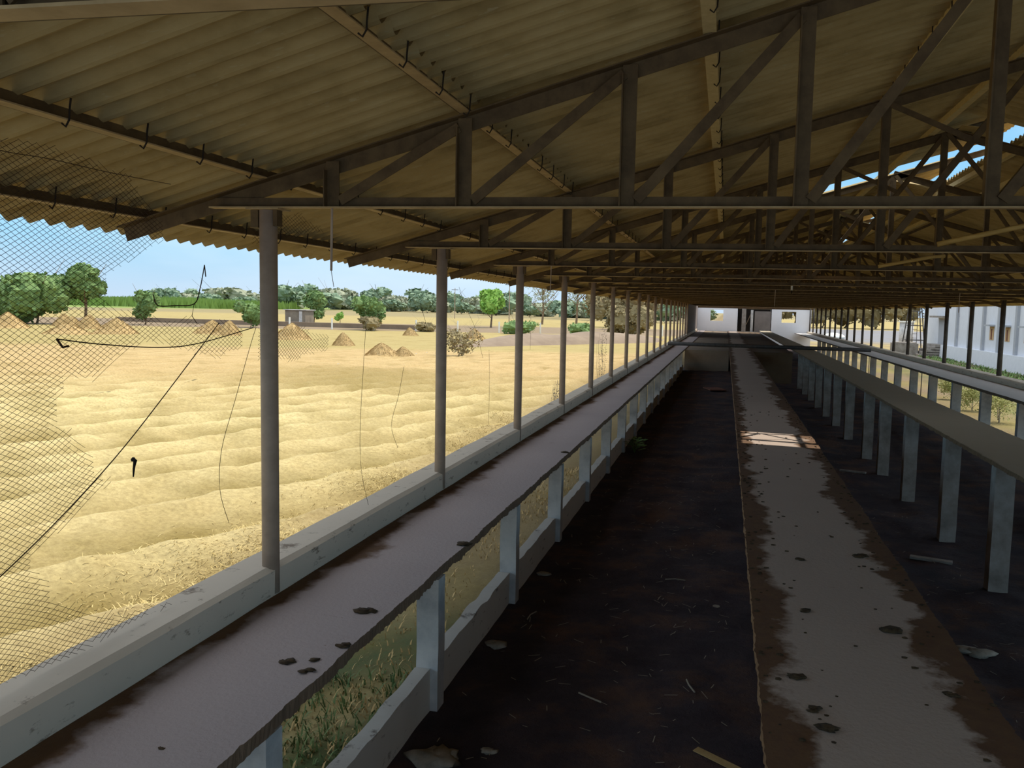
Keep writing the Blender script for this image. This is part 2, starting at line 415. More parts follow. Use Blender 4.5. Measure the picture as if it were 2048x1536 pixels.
for i in range(0, 18):
    y = 14.22 + 2.7 * i
    o = post('concrete_post', .24, .16, 1.35, M['post'], 90 + i * 1.3); o.location = (8.97, y, -.455)
    tag(o, 'white post under the ledge on the white building side, ' + ORD[i] + ' from the camera', 'post', 'white posts under the far ledge')

# cross pipe
m = MB(); m.tube([(.04, 38.9, 1.20), (3, 38.88, 1.185), (6, 38.92, 1.18), (8.9, 38.86, 1.17)], .085, 12)
tag(m.build('cross_pipe', M['pipe_dark'], smooth=True), 'dark grey pipe lying across the whole width of the shed over the walkways', 'pipe')

# ------------------------------------------------------------------ far end: raised floor and end wall
m = MB(); m.box(.812, 2.80, 39.0, 79.4, -.3, .93); struct(m.build('floor', simple('brown_end_floor', (118, 100, 84), (146, 128, 108), .5, .95, .2)), 'raised dusty concrete floor beyond the cross pipe, beside the field-side walkway', 'floor')
m = MB(); m.box(3.86, 5.60, 39.0, 79.4, -.5, .93); struct(m.build('floor', simple('brown_end_floor', (92, 74, 56), (128, 104, 80), .4, .95, .2)), 'raised dusty floor beyond the cross pipe, between the centre and raised walkways', 'floor')
m = MB(); YE = 79.42
def wallq(x0, x1, z0, z1): m.box(x0, x1, YE, YE + .2, z0, z1)
wallq(-.1, 1.2, -.4, 3.05); wallq(1.2, 2.36, -.4, 1.88); wallq(1.2, 2.36, 2.9, 3.05); wallq(2.36, 3.72, -.4, 3.05)
wallq(6.65, 7.6, -.4, 3.05); wallq(7.6, 8.88, -.4, 1.86); wallq(7.6, 8.88, 2.86, 3.05); wallq(8.88, 10.2, -.4, 3.05)
wallq(3.72, 6.65, -.4, .94)
struct(m.build('wall_back', M['endwall']), 'pale end wall with two square openings at the far end of the shed', 'wall')
m = MB(); m.hexa([(-.2, YE, 3.05), (10.3, YE, 3.05), (10.3, YE + .15, 3.05), (-.2, YE + .15, 3.05), (-.2, YE, 3.3), (10.3, YE, 3.3), (10.3, YE + .15, 3.3), (-.2, YE + .15, 3.3)])
m.hexa([(-.2, YE, 3.3), (10.3, YE, 3.3), (10.3, YE + .15, 3.3), (-.2, YE + .15, 3.3), (4.9, YE, 4.7), (5.1, YE, 4.7), (5.1, YE + .15, 4.7), (4.9, YE + .15, 4.7)])
struct(m.build('wall_back', simple('brown_gable', (70, 52, 34), (88, 66, 44), 2)), 'brown gable infill above the end wall', 'wall')
m = MB(); m.box(3.72, 6.65, YE + 2.2, YE + 2.3, .9, 3.05); m.box(3.66, 3.72, YE, YE + 2.2, .9, 3.05); m.box(6.65, 6.7, YE, YE + 2.2, .9, 3.05)
struct(m.build('wall_back', M['void_dark']), 'recess panels, shade painted near-black, behind the doorway of the end wall', 'wall')  # near-black panels carry the unlit doorway's shade in their colour
m = MB(); m.box(5.2, 6.65, YE + .02, YE + .12, .94, 2.85); o = m.build('door_1', simple('grey_shutter', (112, 104, 100), (130, 120, 114), 1.5)); struct(o, 'grey door leaf in the middle of the end wall', 'door')
m = MB(); m.box(4.05, 4.42, YE - .05, YE + .2, .94, 3.05); m2 = m.build('doorway_post', M['post_dim']); tag(m2, 'wide stained post standing in the dark doorway of the end wall', 'post')
m = MB(); m.box(4.84, 5.06, YE - .05, YE + .15, .94, 2.95); m2 = m.build('doorway_post', M['post']); tag(m2, 'narrow white post at the grey door in the end wall', 'post')
m = MB(); m.bar((4.42, YE - .02, 1.6), (4.86, YE - .02, 2.7), (.06, 0, 0), (0, .04, 0)); tag(m.build('prop_stick', M['twig']), 'thin slanting stick between the two posts of the far doorway', 'stick')
# solid side wall at far left
m = MB(); m.box(-.1, .02, YK(18) + .1, YE, 1.12, 3.2); struct(m.build('wall_left', simple('grey_side_wall', (126, 116, 112), (142, 132, 128), 1)), 'solid grey side wall at the far end of the field side', 'wall')

# ------------------------------------------------------------------ ground
def add_col(me, cols):
    a = me.color_attributes.new('Col', 'FLOAT_COLOR', 'POINT')
    flat = []
    for c in cols: flat += [c[0], c[1], c[2], 1]
    a.data.foreach_set('color', flat)
def mixc(a, b, t): return tuple(a[i] + (b[i] - a[i]) * t for i in range(3))
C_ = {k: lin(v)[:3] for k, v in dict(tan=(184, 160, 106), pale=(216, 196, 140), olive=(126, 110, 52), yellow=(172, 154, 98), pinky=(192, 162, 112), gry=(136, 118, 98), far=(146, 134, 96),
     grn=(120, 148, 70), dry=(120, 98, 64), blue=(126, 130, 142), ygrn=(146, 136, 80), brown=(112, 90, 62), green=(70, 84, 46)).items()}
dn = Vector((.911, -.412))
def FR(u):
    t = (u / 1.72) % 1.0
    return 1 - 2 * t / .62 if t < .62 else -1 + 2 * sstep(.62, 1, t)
def zfield(x, y):
    z = zt(x, y)
    if x < -1.8 and y > -5 and y < 56:
        u = x * dn.x + y * dn.y
        w = mn.noise(Vector((x * .25, y * .25, 1))) * .5
        amp = .15 * sstep(-1.8, -3.0, x) * (1 - sstep(34, 56, y - x * .35)) 
        z += amp * FR(u + w)
        z += .06 * fbm(x, y, 1.9, 5) * sstep(-1.6, -3, x)
    return z
def cfield(x, y):
    n = mn.noise(Vector((x * .3, y * .3, 0))); n2 = mn.noise(Vector((x * .9, y * .9, 5)))
    D = y - .35 * x  # roughly depth from the camera
    if x > 8.9:
        c = C_['ygrn'] if y < 60 else C_['yellow']
        c = mixc(c, C_['gry'], max(0, min(1, .5 + n)))
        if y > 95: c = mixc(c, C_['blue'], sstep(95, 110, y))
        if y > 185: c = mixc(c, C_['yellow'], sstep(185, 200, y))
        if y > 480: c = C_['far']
        if y < 75 and x > 12: c = mixc(c, C_['green'], .45 + .4 * n2)
        return c
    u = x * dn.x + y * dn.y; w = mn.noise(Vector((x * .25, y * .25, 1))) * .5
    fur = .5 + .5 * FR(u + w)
    c = mixc(C_['olive'], C_['pale'], max(0, min(1, .08 + .95 * fur + .5 * n2)))  # furrow shadow put into the colour: troughs olive, crests pale
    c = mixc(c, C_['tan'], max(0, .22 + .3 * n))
    c = mixc(c, C_['pinky'], .8 * sstep(24, 40, D))
    if -22 < x and 24 < y < 42: 
        g = exp(-((x + 11 + (y - 30) * .3) / 5) ** 2) * sstep(25, 28, y) * (1 - sstep(34, 38, y)); c = mixc(c, C_['olive'], .6 * g)
    if -3.6 < x: c = mixc(c, C_['dry'], .6 * sstep(-3.6, -2.6, x) * (.6 + .4 * n2))
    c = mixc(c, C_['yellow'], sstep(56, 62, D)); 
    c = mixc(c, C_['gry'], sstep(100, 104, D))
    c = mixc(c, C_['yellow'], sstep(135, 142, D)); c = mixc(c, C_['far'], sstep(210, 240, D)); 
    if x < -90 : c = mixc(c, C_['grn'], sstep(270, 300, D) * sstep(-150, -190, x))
    if -2.4 < x < .9 and y < 30: c = mixc(c, C_['green'], .8 * max(0, min(1, .55 + n2 * 1.5)) * sstep(-2.4, -1.6, x) * (1 - sstep(5.5, 9, y)) + .25)
    c = mixc(c, C_['dry'], .7 * sstep(-1.9, -1.2, x) * sstep(6, 9, y))
    return c
def grid(xs, ys, name, label, zf=zfield):
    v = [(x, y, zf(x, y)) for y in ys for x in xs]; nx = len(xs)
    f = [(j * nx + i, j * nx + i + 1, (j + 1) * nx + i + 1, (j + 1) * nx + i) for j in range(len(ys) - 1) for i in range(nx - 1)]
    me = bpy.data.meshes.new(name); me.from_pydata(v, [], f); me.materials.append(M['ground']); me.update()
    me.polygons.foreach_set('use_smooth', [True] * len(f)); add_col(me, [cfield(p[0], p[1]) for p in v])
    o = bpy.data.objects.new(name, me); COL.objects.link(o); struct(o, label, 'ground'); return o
def rng(a, b, n): return [a + (b - a) * i / n for i in range(n + 1)]
def geo(a, b, n): return [a * (b / a) ** (i / n) for i in range(n + 1)]
xsn = rng(-16, .7, 150)
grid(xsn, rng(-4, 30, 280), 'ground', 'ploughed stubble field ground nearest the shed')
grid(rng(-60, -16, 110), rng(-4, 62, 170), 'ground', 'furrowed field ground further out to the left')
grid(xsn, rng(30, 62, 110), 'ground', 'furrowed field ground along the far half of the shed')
grid([-x for x in geo(60, 1500, 30)][::-1], rng(-40, 62, 12) , 'ground', 'distant flat fields at the left edge')
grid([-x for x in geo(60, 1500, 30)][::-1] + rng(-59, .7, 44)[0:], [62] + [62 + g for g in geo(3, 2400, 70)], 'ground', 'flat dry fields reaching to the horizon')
grid(rng(8.9, 60, 90), rng(-4, 110, 120), 'ground', 'weedy yard ground beside the white building')
grid(rng(.7, 60, 40) + [60 + g for g in geo(5, 1500, 24)], [110 + g for g in [0] + geo(4, 2400, 50)], 'ground', 'open fields beyond the white building')
grid(rng(60, 300, 10), rng(-4, 110, 8), 'ground', 'fields behind the white building')
grid(rng(.7, 8.9, 10), rng(79.7, 110, 12), 'ground', 'ground just behind the end wall')

m_v = []
def zpit(x, y): return zt(x, y) + .05 * fbm(x, y, 1.2, 5) * sstep(.75, 1.2, x)
xs = rng(.7, 8.95, 90); ysf = rng(-2, 14, 160) + rng(14.2, 79.6, 180)
v = [(x, y, zpit(x, y)) for y in ysf for x in xs]; nx = len(xs)
f = [(j * nx + i, j * nx + i + 1, (j + 1) * nx + i + 1, (j + 1) * nx + i) for j in range(len(ysf) - 1) for i in range(nx - 1)]
me = bpy.data.meshes.new('floor'); me.from_pydata(v, [], f); me.materials.append(M['soil']); me.update(); me.polygons.foreach_set('use_smooth', [True] * len(f))
o = bpy.data.objects.new('floor', me); COL.objects.link(o); struct(o, 'dark bare soil in the pits between the walkways', 'floor')

# ------------------------------------------------------------------ wire netting and loose wires
def inpoly(P, x, y):
    c = False; n = len(P); j = n - 1
    for i in range(n):
        if (P[i][1] > y) != (P[j][1] > y) and x < (P[j][0] - P[i][0]) * (y - P[i][1]) / (P[j][1] - P[i][1]) + P[i][0]: c = not c
        j = i
    return c
P1 = [(2.63, 3.29), (3.0, 3.29), (3.44, 3.26), (3.75, 3.05), (3.73, 2.97), (3.6, 2.91), (3.36, 2.81), (3.24, 2.69), (3.34, 2.65), (3.7, 2.58), (4.11, 2.57), (4.4, 2.53), (4.4, 2.42), (4.11, 2.36), (3.81, 2.42), (3.58, 2.46), (3.46, 2.46), (3.38, 2.4), (3.26, 2.34), (3.05, 2.33), (2.98, 2.15), (3.18, 2.01), (3.31, 1.85), (3.23, 1.81), (2.94, 1.67), (2.56, 1.53), (1.2, 1.13), (1.2, 3.25)]
P2 = [(2.56, 1.53), (2.84, 1.64), (2.96, 1.41), (3.34, 1.21), (3.94, 1.13), (3.85, 1.132), (1.2, 1.132)]
P3 = [(4.5, 3.21), (5.05, 3.23), (5.46, 3.18), (5.04, 3.1), (4.5, 3.0)]
P4 = [(4.5, 2.52), (5.04, 2.53), (5.46, 2.42), (5.42, 2.35), (5.04, 2.31), (4.5, 2.31)]
def netting(polys, y0, y1, name, label, x=-.12, pz=.0235, sl=.565):
    m = MB()
    for sg in (1, -1):
        c = -3.0
        while c < 6.5:
            run = []
            y = y0
            while y < y1:
                z = c + sg * sl * y
                jx = x + .03 * mn.noise(Vector((y * 2, z * 2, 0))); jy = .012 * mn.noise(Vector((y * 3, z * 3, 5))); jz = .012 * mn.noise(Vector((y * 3, z * 3, 9)))
                e = .05 * mn.noise(Vector((c * 9, sg, 2)))
                if 1.131 < z < 3.3 and any(inpoly(P, y + e, z + e) for P in polys): run.append((jx, y + jy, z + jz))
                else:
                    if len(run) > 1: m.tube(run,   .0011, 3, cap=False)
                    run = []
                y += .045
            if len(run) > 1: m.tube(run,   .0011, 3, cap=False)
            c += pz
    o = m.build(name, M['wire']); tag(o, label, 'netting'); return o
netting([P1, P2], 1.9, 4.45, 'wire_netting', 'torn rusty diamond wire netting hanging left of the first column')
netting([P3], 4.44, 5.5, 'wire_netting', 'small torn remnant of wire netting under the eave just right of the first column')
netting([P4], 4.44, 5.5, 'wire_netting', 'small torn remnant of wire netting halfway up, just right of the first column')
WR = {'cat': [(2.93, 2.51), (3.17, 2.48), (3.56, 2.45), (3.87, 2.46), (4.37, 2.53)],
      'str': [(4.04, 2.56), (3.59, 2.22), (3.24, 1.97), (2.87, 1.75), (2.53, 1.58)],
      'a': [(3.92, 2.86), (3.88, 2.74), (3.83, 2.66), (3.68, 2.65), (3.55, 2.65), (3.52, 2.7)],
      'b': [(4.40, 2.53), (4.34, 2.43), (4.18, 2.13), (4.05, 1.88), (4.03, 1.66), (4.11, 1.46)],
      'b2': [(2.3, 3.22), (2.69, 3.21), (2.92, 3.22), (3.25, 3.22), (3.66, 3.23)],
      'c': [(5.91, 2.56), (5.87, 2.26), (5.81, 1.78), (5.83, 1.44), (5.96, 1.14)],
      'd': [(6.07, 2.83), (6.14, 2.75), (6.37, 2.66)], 'e': [(6.67, 2.16), (6.56, 1.93), (6.41, 1.7), (6.55, 1.49)],
      'f': [(7.04, 2.7), (7.17, 2.55), (7.25, 2.46)], 'g': [(8.14, 2.87), (8.34, 2.69), (8.71, 2.45), (9.03, 2.11)],
      'h': [(11.28, 2.79), (11.37, 2.44), (11.34, 2.1)], 'j': [(9.27, 2.19), (9.31, 1.84), (9.3, 1.32)]}
WL = {'cat': 'dark wire sagging across the torn netting to the first column', 'str': 'long straight wire slanting down across the netting to the left edge',
      'a': 'curled loose wire against the sky left of the first column', 'b': 'thin loose wire hanging beside the left of the first column',
      'b2': 'thin wire along the top of the netting under the roof', 'c': 'long thin wire hanging down to the curb between the first and second columns',
      'd': 'short bent wire end against the sky between the first and second columns', 'e': 'crooked thin wire low between the first and second columns',
      'f': 'short wire end just left of the second column', 'g': 'slanting loose wire right of the second column', 'h': 'short thin wire hanging just right of the third column',
      'j': 'thin vertical wire low between the second and third columns'}
def smoothpts(P, n=5):
    out = []
    for i in range(len(P) - 1):
        p0, p1, p2, p3 = [Vector(P[max(0, min(len(P) - 1, i + d))]) for d in (-1, 0, 1, 2)]
        for j in range(n):
            t = j / n; out.append(.5 * ((2 * p1) + (p2 - p0) * t + (2 * p0 - 5 * p1 + 4 * p2 - p3) * t * t + (-p0 + 3 * p1 - 3 * p2 + p3) * t ** 3))
    out.append(Vector(P[-1])); return out
for k, P in WR.items():
    m = MB(); Q = [(-.05, p.x, p.y) for p in smoothpts([(a, b) for a, b in P])]
    m.tube(Q, {'cat': .0028, 'str': .0026, 'a': .0028}.get(k, .0016), 5)
    if k == 'a': m.tube([(-.05, 3.83, 2.66), (-.05, 3.81, 2.60), (-.05, 3.85, 2.56)], .002, 5); m.tube([(-.05, 3.92, 2.86), (-.05, 3.93, 2.80)], .003, 5)
    if k == 'cat': m.tube([(-.05, 2.93, 2.51), (-.05, 2.96, 2.475), (-.05, 2.99, 2.48)], .005, 5)
    tag(m.build('loose_wire', M['wire']), WL[k], 'wire')
m = MB(); m.tube([(-.06, 3.37, 1.942), (-.06, 3.385, 1.935), (-.06, 3.375, 1.90), (-.06, 3.37, 1.86)], .012, 6, r1=.003)
tag(m.build('rag_scrap', M['void_dark']), 'small dark scrap caught on a wire in front of the field', 'scrap')

# hanging rods
for (x, k, z0, l) in [(.42, 0, 2.86, 'thin metal rod hanging from the first truss right of the first column'), (.42, 2, 2.88, 'thin rod hanging from the third truss between the third and fourth columns'),
                   (7.48, 5, 2.79, 'thin pale rod hanging from a far truss toward the white building'), (3.65, 5, 2.85, 'thin pale rod hanging over the centre walkway')]:
    m = MB(); m.tube([(x, YK(k) - .03, 3.205), (x - .005, YK(k) - .03, z0)], .007, 6); m.tube([(x - .005, YK(k) - .03, z0), (x + .02, YK(k) - .05, z0 - .09)], .002, 4)
    tag(m.build('hanging_rod', M['pipe']), l, 'rod')
m = MB(); m.tube([(4.0, 19.4, 3.35), (4.0, 19.4, 3.2)], .022, 8); o = m.build('hanging_tube_lamp', M['white'], smooth=True)
m = MB(); m.tube([(4.0, 19.4, 3.2), (4.0, 19.4, 3.13)], .012, 6); m.build('socket', M['void_dark'], o)
m = MB(); m.tube([(4.0, 19.4, 3.35), (4.02, 19.43, 3.5)], .002, 4); m.build('cord', M['wire'], o)
tag(o, 'small white tube lamp hanging below the trusses over the aisle', 'lamp')
m = MB(); m.tube([(4.25, 7.37, 3.27), (4.95, 7.37, 3.435), (5.3, 7.39, 3.50)], .021, 8); tag(m.build('bamboo_pole', M['bamboo'], smooth=True), 'yellow bamboo pole leaning across the second truss', 'pole')
m = MB(); m.tube([(4.3, 10.37, 3.25), (4.9, 10.37, 3.37), (5.02, 10.38, 3.38)], .02, 8); tag(m.build('bamboo_pole', M['bamboo'], smooth=True), 'shorter yellow bamboo pole on the third truss', 'pole')
for i, (x0, x1, y, z) in enumerate([(3.7, 7.4, 21.9, 3.44), (3.7, 7.3, 21.9, 3.32)]):
    m = MB(); m.tube([(x0, y, z), (x1, y, z + .0)], .012, 6)
    tag(m.build('sun_highlight_strip', M['steel_rust']), ['upper', 'lower'][i] + ' of two thin pale strips added as sun highlights on the far trusses', 'pipe')  # thin bars added to stand for sunlit highlights on the far chords
def plate(name, pts, mat, label):
    m = MB(); n = Vector((0, 0, .008)); P = [Vector(p) for p in pts]; m.hexa(P + [p + n for p in P]); o = m.build(name, mat); return tag(o, label, 'sheet')
plate('broken_roof_sheet', [(5.05, 10.1, 4.78), (5.45, 10.0, 4.70), (5.5, 10.6, 4.74), (5.1, 10.7, 4.80)], M['roof'], 'broken piece of roof sheet tilted in the ridge gap')
plate('broken_roof_sheet', [(5.0, 13.6, 4.70), (5.6, 13.7, 4.62), (5.55, 14.5, 4.80), (5.0, 14.4, 4.85)], M['roof'], 'tilted piece of roof sheet at the far end of the ridge gap')

# ------------------------------------------------------------------ clods, litter and debris
def clod(x, y, z, r, name='dung_clod', mat='dirt', flat=.35, label='', cat='clod', group=None, sx=1.4, rot=0):
    m = MB()
    for i in range(3):
        m.ball((random.uniform(-.5, .5) * r, random.uniform(-.5, .5) * r, r * flat * .5), r * random.uniform(.5, .8), 8, 5, sx, 1, flat, .8, random.random() * 50)
    o = m.build(name, M[mat], smooth=True); o.location = (x, y, z); o.rotation_euler.z = rot; tag(o, label, cat, group); return o
cl = [(.68, 4.3, .045, 'on the field-side slab near the second post'), (.59, 3.57, .03, 'crumbled clod left of the pair near the edge of the field-side slab'), (.70, 3.62, .022, 'beside a larger clod on the field-side slab'),
      (.735, 3.50, .028, 'larger clod of the pair near the edge of the field-side slab'), (.76, 3.82, .032, 'on the very edge of the field-side slab'), (.79, 5.72, .045, 'on the edge of the field-side slab near the third post'),
      (.86 - .1, 9.8, .04, 'far along the edge of the field-side slab'), (.53, 2.74, .01, 'tiny speck at the near end of the field-side slab')]
for x, y, r, l in cl: clod(x, y, .96, r, label='dark dung clod ' + l)
cl = [(3.53, 4.75, .05, 'nearest its dirty right edge'), (3.04, 3.69, .03, 'small, left of the middle at the near end'), (3.07, 3.52, .04, 'largest of the pair at the near end'), (2.98, 4.0, .035, 'elongated, toward the left edge'),
      (3.12, 4.95, .03, 'beside the dirty patch on the left edge'), (3.17, 6.0, .025, 'alone in the middle'), (3.67, 3.99, .03, 'at the near right edge'), (3.6, 6.2, .04, 'right side beyond the first clods')]
for x, y, r, l in cl: clod(x, y, .96, r, label='dark dung clod on the central walkway, ' + l)
deb = [(.93, 6.28, .075, 'crumpled_paper', 'paper', 'crumpled grey paper at the foot of the low wall'), (.98, 4.6, .13, 'crumpled_paper', 'paper', 'large crumpled sack scrap on the pit floor near the camera'),
       (1.3, 4.69, .05, 'stone', 'paper', 'pale square stone on the dark pit floor'), (.9, 8.1, .07, 'bone_scrap', 'paper', 'row of pale scraps beside the low wall'),
       (5.0, 8.3, .13, 'crumpled_paper', 'paper', 'grey board scrap on the right pit floor')]
for x, y, r, nme, mt, l in deb: clod(x, y, zpit(x, y) - .005, r, nme, mt, .4, l, 'debris')
m = MB(); m.tube([(0, 0, 0), (0, 0, .006)], .035, 14); o = m.build('round_disc', M['paper']); o.location = (2.61, 7.72, zpit(2.61, 7.72)); tag(o, 'small pale round disc on the pit floor near the centre walkway', 'disc')
m = MB(); m.box(-.3, .25, -.45, .45, 0, .035); o = m.build('brick_slab', M['brick']); o.location = (2.33, 29.4, .02); o.rotation_euler.z = .3; tag(o, 'reddish slab lying on the far pit floor', 'slab')
m = MB(); m.bar((0, 0, 0), (.28, -.2, 0), (.03, .05, 0), (0, 0, .004)); o = m.build('fallen_leaf', M['straw']); o.location = (2.5, 4.95, .03); tag(o, 'yellowish dry leaf on the pit floor at the bottom of the view', 'leaf')
for i, (x, y, a, l) in enumerate([(1.03, 6.98, 1.4, 'short pale stick beside the low wall'), (2.45, 5.84, 1.9, 'thin pale stick near the centre walkway'), (1.78, 5.5, 2.6, 'small pale straw in the middle of the pit'), (2.2, 8.3, .1, 'pale straw further along the pit floor')]):
    m = MB(); m.tube([(-.1, 0, 0), (0, .012, .006), (.1, 0, 0)], .006, 5); o = m.build('dry_stick', M['twig_pale']); z_ = zpit(x, y); o.location = (x, y, z_ + .012); o.rotation_euler.z = a; tag(o, l, 'stick')
for i, (x, y, l) in enumerate([(5.3, 11.3, 'pale broken board between the tall posts, nearer one'), (5.2, 17.4, 'pale broken board between the tall posts, farther one')]):
    m = MB(); m.box(-.25, .25, -.05, .05, 0, .03); o = m.build('broken_board', M['post_dim']); o.location = (x, y, zpit(x, y)); o.rotation_euler.z = -.3; tag(o, l, 'board')

# ------------------------------------------------------------------ plants
def leafball(mb, c, rx, ry, rz, n, s, rnd, shell=.55):
    for _ in range(n):
        while True:
            d = Vector((rnd.uniform(-1, 1), rnd.uniform(-1, 1), rnd.uniform(-1, 1)))
            if shell < d.length < 1: break
        p = Vector(c) + Vector((d.x * rx, d.y * ry, d.z * rz))
        a = Vector((rnd.uniform(-1, 1), rnd.uniform(-1, 1), rnd.uniform(-1, 1))).normalized(); b = a.orthogonal().normalized() * s * rnd.uniform(.4, 1); a = a * s * rnd.uniform(.6, 1.2)
        mb.quad(p - a, p + b, p + a, p - b)
def tree(name, x, y, h, w, mat, label, n=900, leaf=None, trunk=.35, z0=None, group=None, seed=0, bark='twig', bare=False, blobs=7, solid=True):
    rnd = random.Random(seed + int(abs(x) * 7 + y)); z0 = zt(x, y) if z0 is None else z0
    r = empty(name, (x, y, z0)); leaf = leaf or h * .05
    t = MB(); t.tube([(0, 0, -.05), (.03 * w, 0, h * trunk), (0, .02 * w, h * .7)], h * .028, 7, r1=h * .008)
    for i in range(9 if bare else 5):
        a = rnd.uniform(0, 6.28); zz = h * rnd.uniform(trunk * .7, .65); l = w * rnd.uniform(.25, .5)
        p1 = (cos(a) * l * .5, sin(a) * l * .5, zz + l * .45); p2 = (cos(a) * l, sin(a) * l, zz + l * rnd.uniform(.7, 1.2))
        t.tube([(0, 0, zz), p1, p2], h * .011, 5, r1=h * .003)
        if bare:
            for q in range(5):
                b = rnd.uniform(0, 6.28); k = l * .5; s_ = Vector(p1).lerp(Vector(p2), rnd.random()); t.tube([s_, s_ + Vector((cos(b) * k, sin(b) * k, k * rnd.uniform(.3, 1.3)))], h * .004, 3, r1=h * .0015)
    t.build('trunk', M[bark], r)
    c = MB(); cz0 = h * trunk
    for i in range(blobs):
        a = rnd.uniform(0, 6.28); rr = w * .5 * rnd.uniform(.1, .62); zz = cz0 + (h - cz0) * rnd.uniform(.22, .76); rb = w * .5 * rnd.uniform(.38, .6)
        rz = min(rb, (h - zz)) * .95
        leafball(c, (cos(a) * rr, sin(a) * rr, zz), rb, rb, rz, n // blobs, leaf, rnd, .6 if (not bare and solid) else .1)
        if not bare and solid: c.ball((cos(a) * rr, sin(a) * rr, zz), rb * .8, 8, 6, 1, 1, rz / rb, .6, rnd.random() * 30)
    c.build('foliage', M[mat], r); tag(r, label, 'tree' if h > 2.2 else 'bush', group); return r
tree('tree', -71, 79, 5.6, 9.5, 'leaf_mid', 'broad green tree at the left edge beyond the hay heaps', 2600, .28, .2, blobs=12)
tree('tree', -67.5, 82, 6.8, 5.2, 'leaf_mid', 'tall round green tree right of the broad tree at the left', 2400, .25, .38, blobs=9)
tree('bush', -76, 77.5, 3.4, 6, 'leaf_bright', 'bright green bush at the far left edge', 900, .25, .1)
tree('tree', -63, 86, 4.0, 4, 'leaf_mid', 'dark green small tree at the end of the left cluster', 900, .22, .15)
tree('bush', -50.3, 87, 3.0, 3.6, 'leaf_mid', 'grey-green bush directly left of the first column', 900, .2, .08)
tree('tree', -56, 113, 4.8, 4.2, 'leaf_mid', 'small dense tree by the hut, just right of the first column', 1000, .3, .15)
tree('tree', -37.4, 91, 4.0, 4.6, 'leaf_mid', 'olive green tree standing alone between the first and second columns', 1800, .2, .18)
tree('bush', -36.4, 88, 1.6, 3.2, 'leaf_brown', 'dry brown bush at the foot of the lone olive tree', 500, .16, .05, bark='twig_pale')
tree('bush', -49.5, 108, 2.0, 1.5, 'leaf_bright', 'tiny bright green sapling by the hut', 300, .14, .3)
tree('tree', -30.5, 117, 5.8, 4.9, 'leaf_bright', 'bright green tree between the second and third columns', 1800, .3, .32)
tree('tree', -30.2, 150, 8.6, 7.2, 'leaf_far2', 'tall sparse bare tree just right of the third column', 500, .16, .25, bare=True, bark='twig')
tree('tree', -26.5, 165, 9.0, 5.5, 'leaf_far2', 'thin bare tree between the fourth and fifth columns', 350, .16, .3, bare=True, bark='twig')
tree('bush', -12.9, 48.5, 1.7, 2.8, 'leaf_brown', 'dry grey-brown thorn bush in the field right of the second column', 700, .09, .05, bark='twig_pale', bare=True)
tree('bush', -30.8, 91, 1.1, 3.4, 'leaf_brown', 'low dry shrub left of the second column', 400, .12, .05, bark='twig_pale')
tree('bush', -20.5, 93, 1.5, 5.0, 'leaf_mid', 'low green hedge bush by the fence right of the third column', 700, .15, .05)
tree('bush', -13, 90, 1.5, 4.0, 'leaf_mid', 'green shrub on the bank near the fifth column', 700, .15, .05)
tree('tree', -17, 142, 7.6, 8, 'leaf_brown', 'brownish tree seen between the farther columns', 1400, .3, .15)
tree('tree', -11, 128, 7.2, 8, 'leaf_brown', 'large brown-green tree behind the farthest field-side columns', 1600, .3, .12)
tree('bush', -7.5, 92, 3.6, 6, 'leaf_brown', 'dark brown thicket near the far end of the shed', 1500, .2, .05)
# horizon trees
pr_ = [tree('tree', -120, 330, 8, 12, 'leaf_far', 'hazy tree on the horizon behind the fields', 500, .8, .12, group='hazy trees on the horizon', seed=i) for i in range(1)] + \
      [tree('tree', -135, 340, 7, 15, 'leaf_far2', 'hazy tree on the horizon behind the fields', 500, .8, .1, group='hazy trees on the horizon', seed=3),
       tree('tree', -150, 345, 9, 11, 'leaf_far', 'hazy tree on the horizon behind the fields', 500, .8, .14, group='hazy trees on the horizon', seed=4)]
rnd = random.Random(11)
for i in range(46):
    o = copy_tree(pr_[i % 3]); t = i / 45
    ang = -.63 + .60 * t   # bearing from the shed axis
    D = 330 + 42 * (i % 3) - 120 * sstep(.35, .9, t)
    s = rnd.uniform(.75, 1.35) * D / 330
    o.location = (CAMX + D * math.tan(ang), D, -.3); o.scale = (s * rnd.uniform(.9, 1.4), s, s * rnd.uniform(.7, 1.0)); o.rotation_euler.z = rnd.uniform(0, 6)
# crop strip
m = MB(); rnd = random.Random(5)
for i in range(11000):
    x = rnd.uniform(-295, -175); y = rnd.uniform(268, 330); s = rnd.uniform(.4, 1.1)
    hh = rnd.uniform(1.5, 3.6) + 1.1 * mn.noise(Vector((x * .04, y * .04, 2))); t_ = rnd.uniform(-.8, .8); m.tri((x - s, y, -.4), (x + s, y + t_, -.4), (x + rnd.uniform(-.5, .5), y, hh))
tag(m.build('green_crop', simple('hazy_crop_leaf', (110, 138, 60), (136, 160, 80), .05, .9, 0)), 'dense bright green standing crop far beyond the field at left', 'crop', kind='stuff')  # distance haze is put into the crop's toned-down green
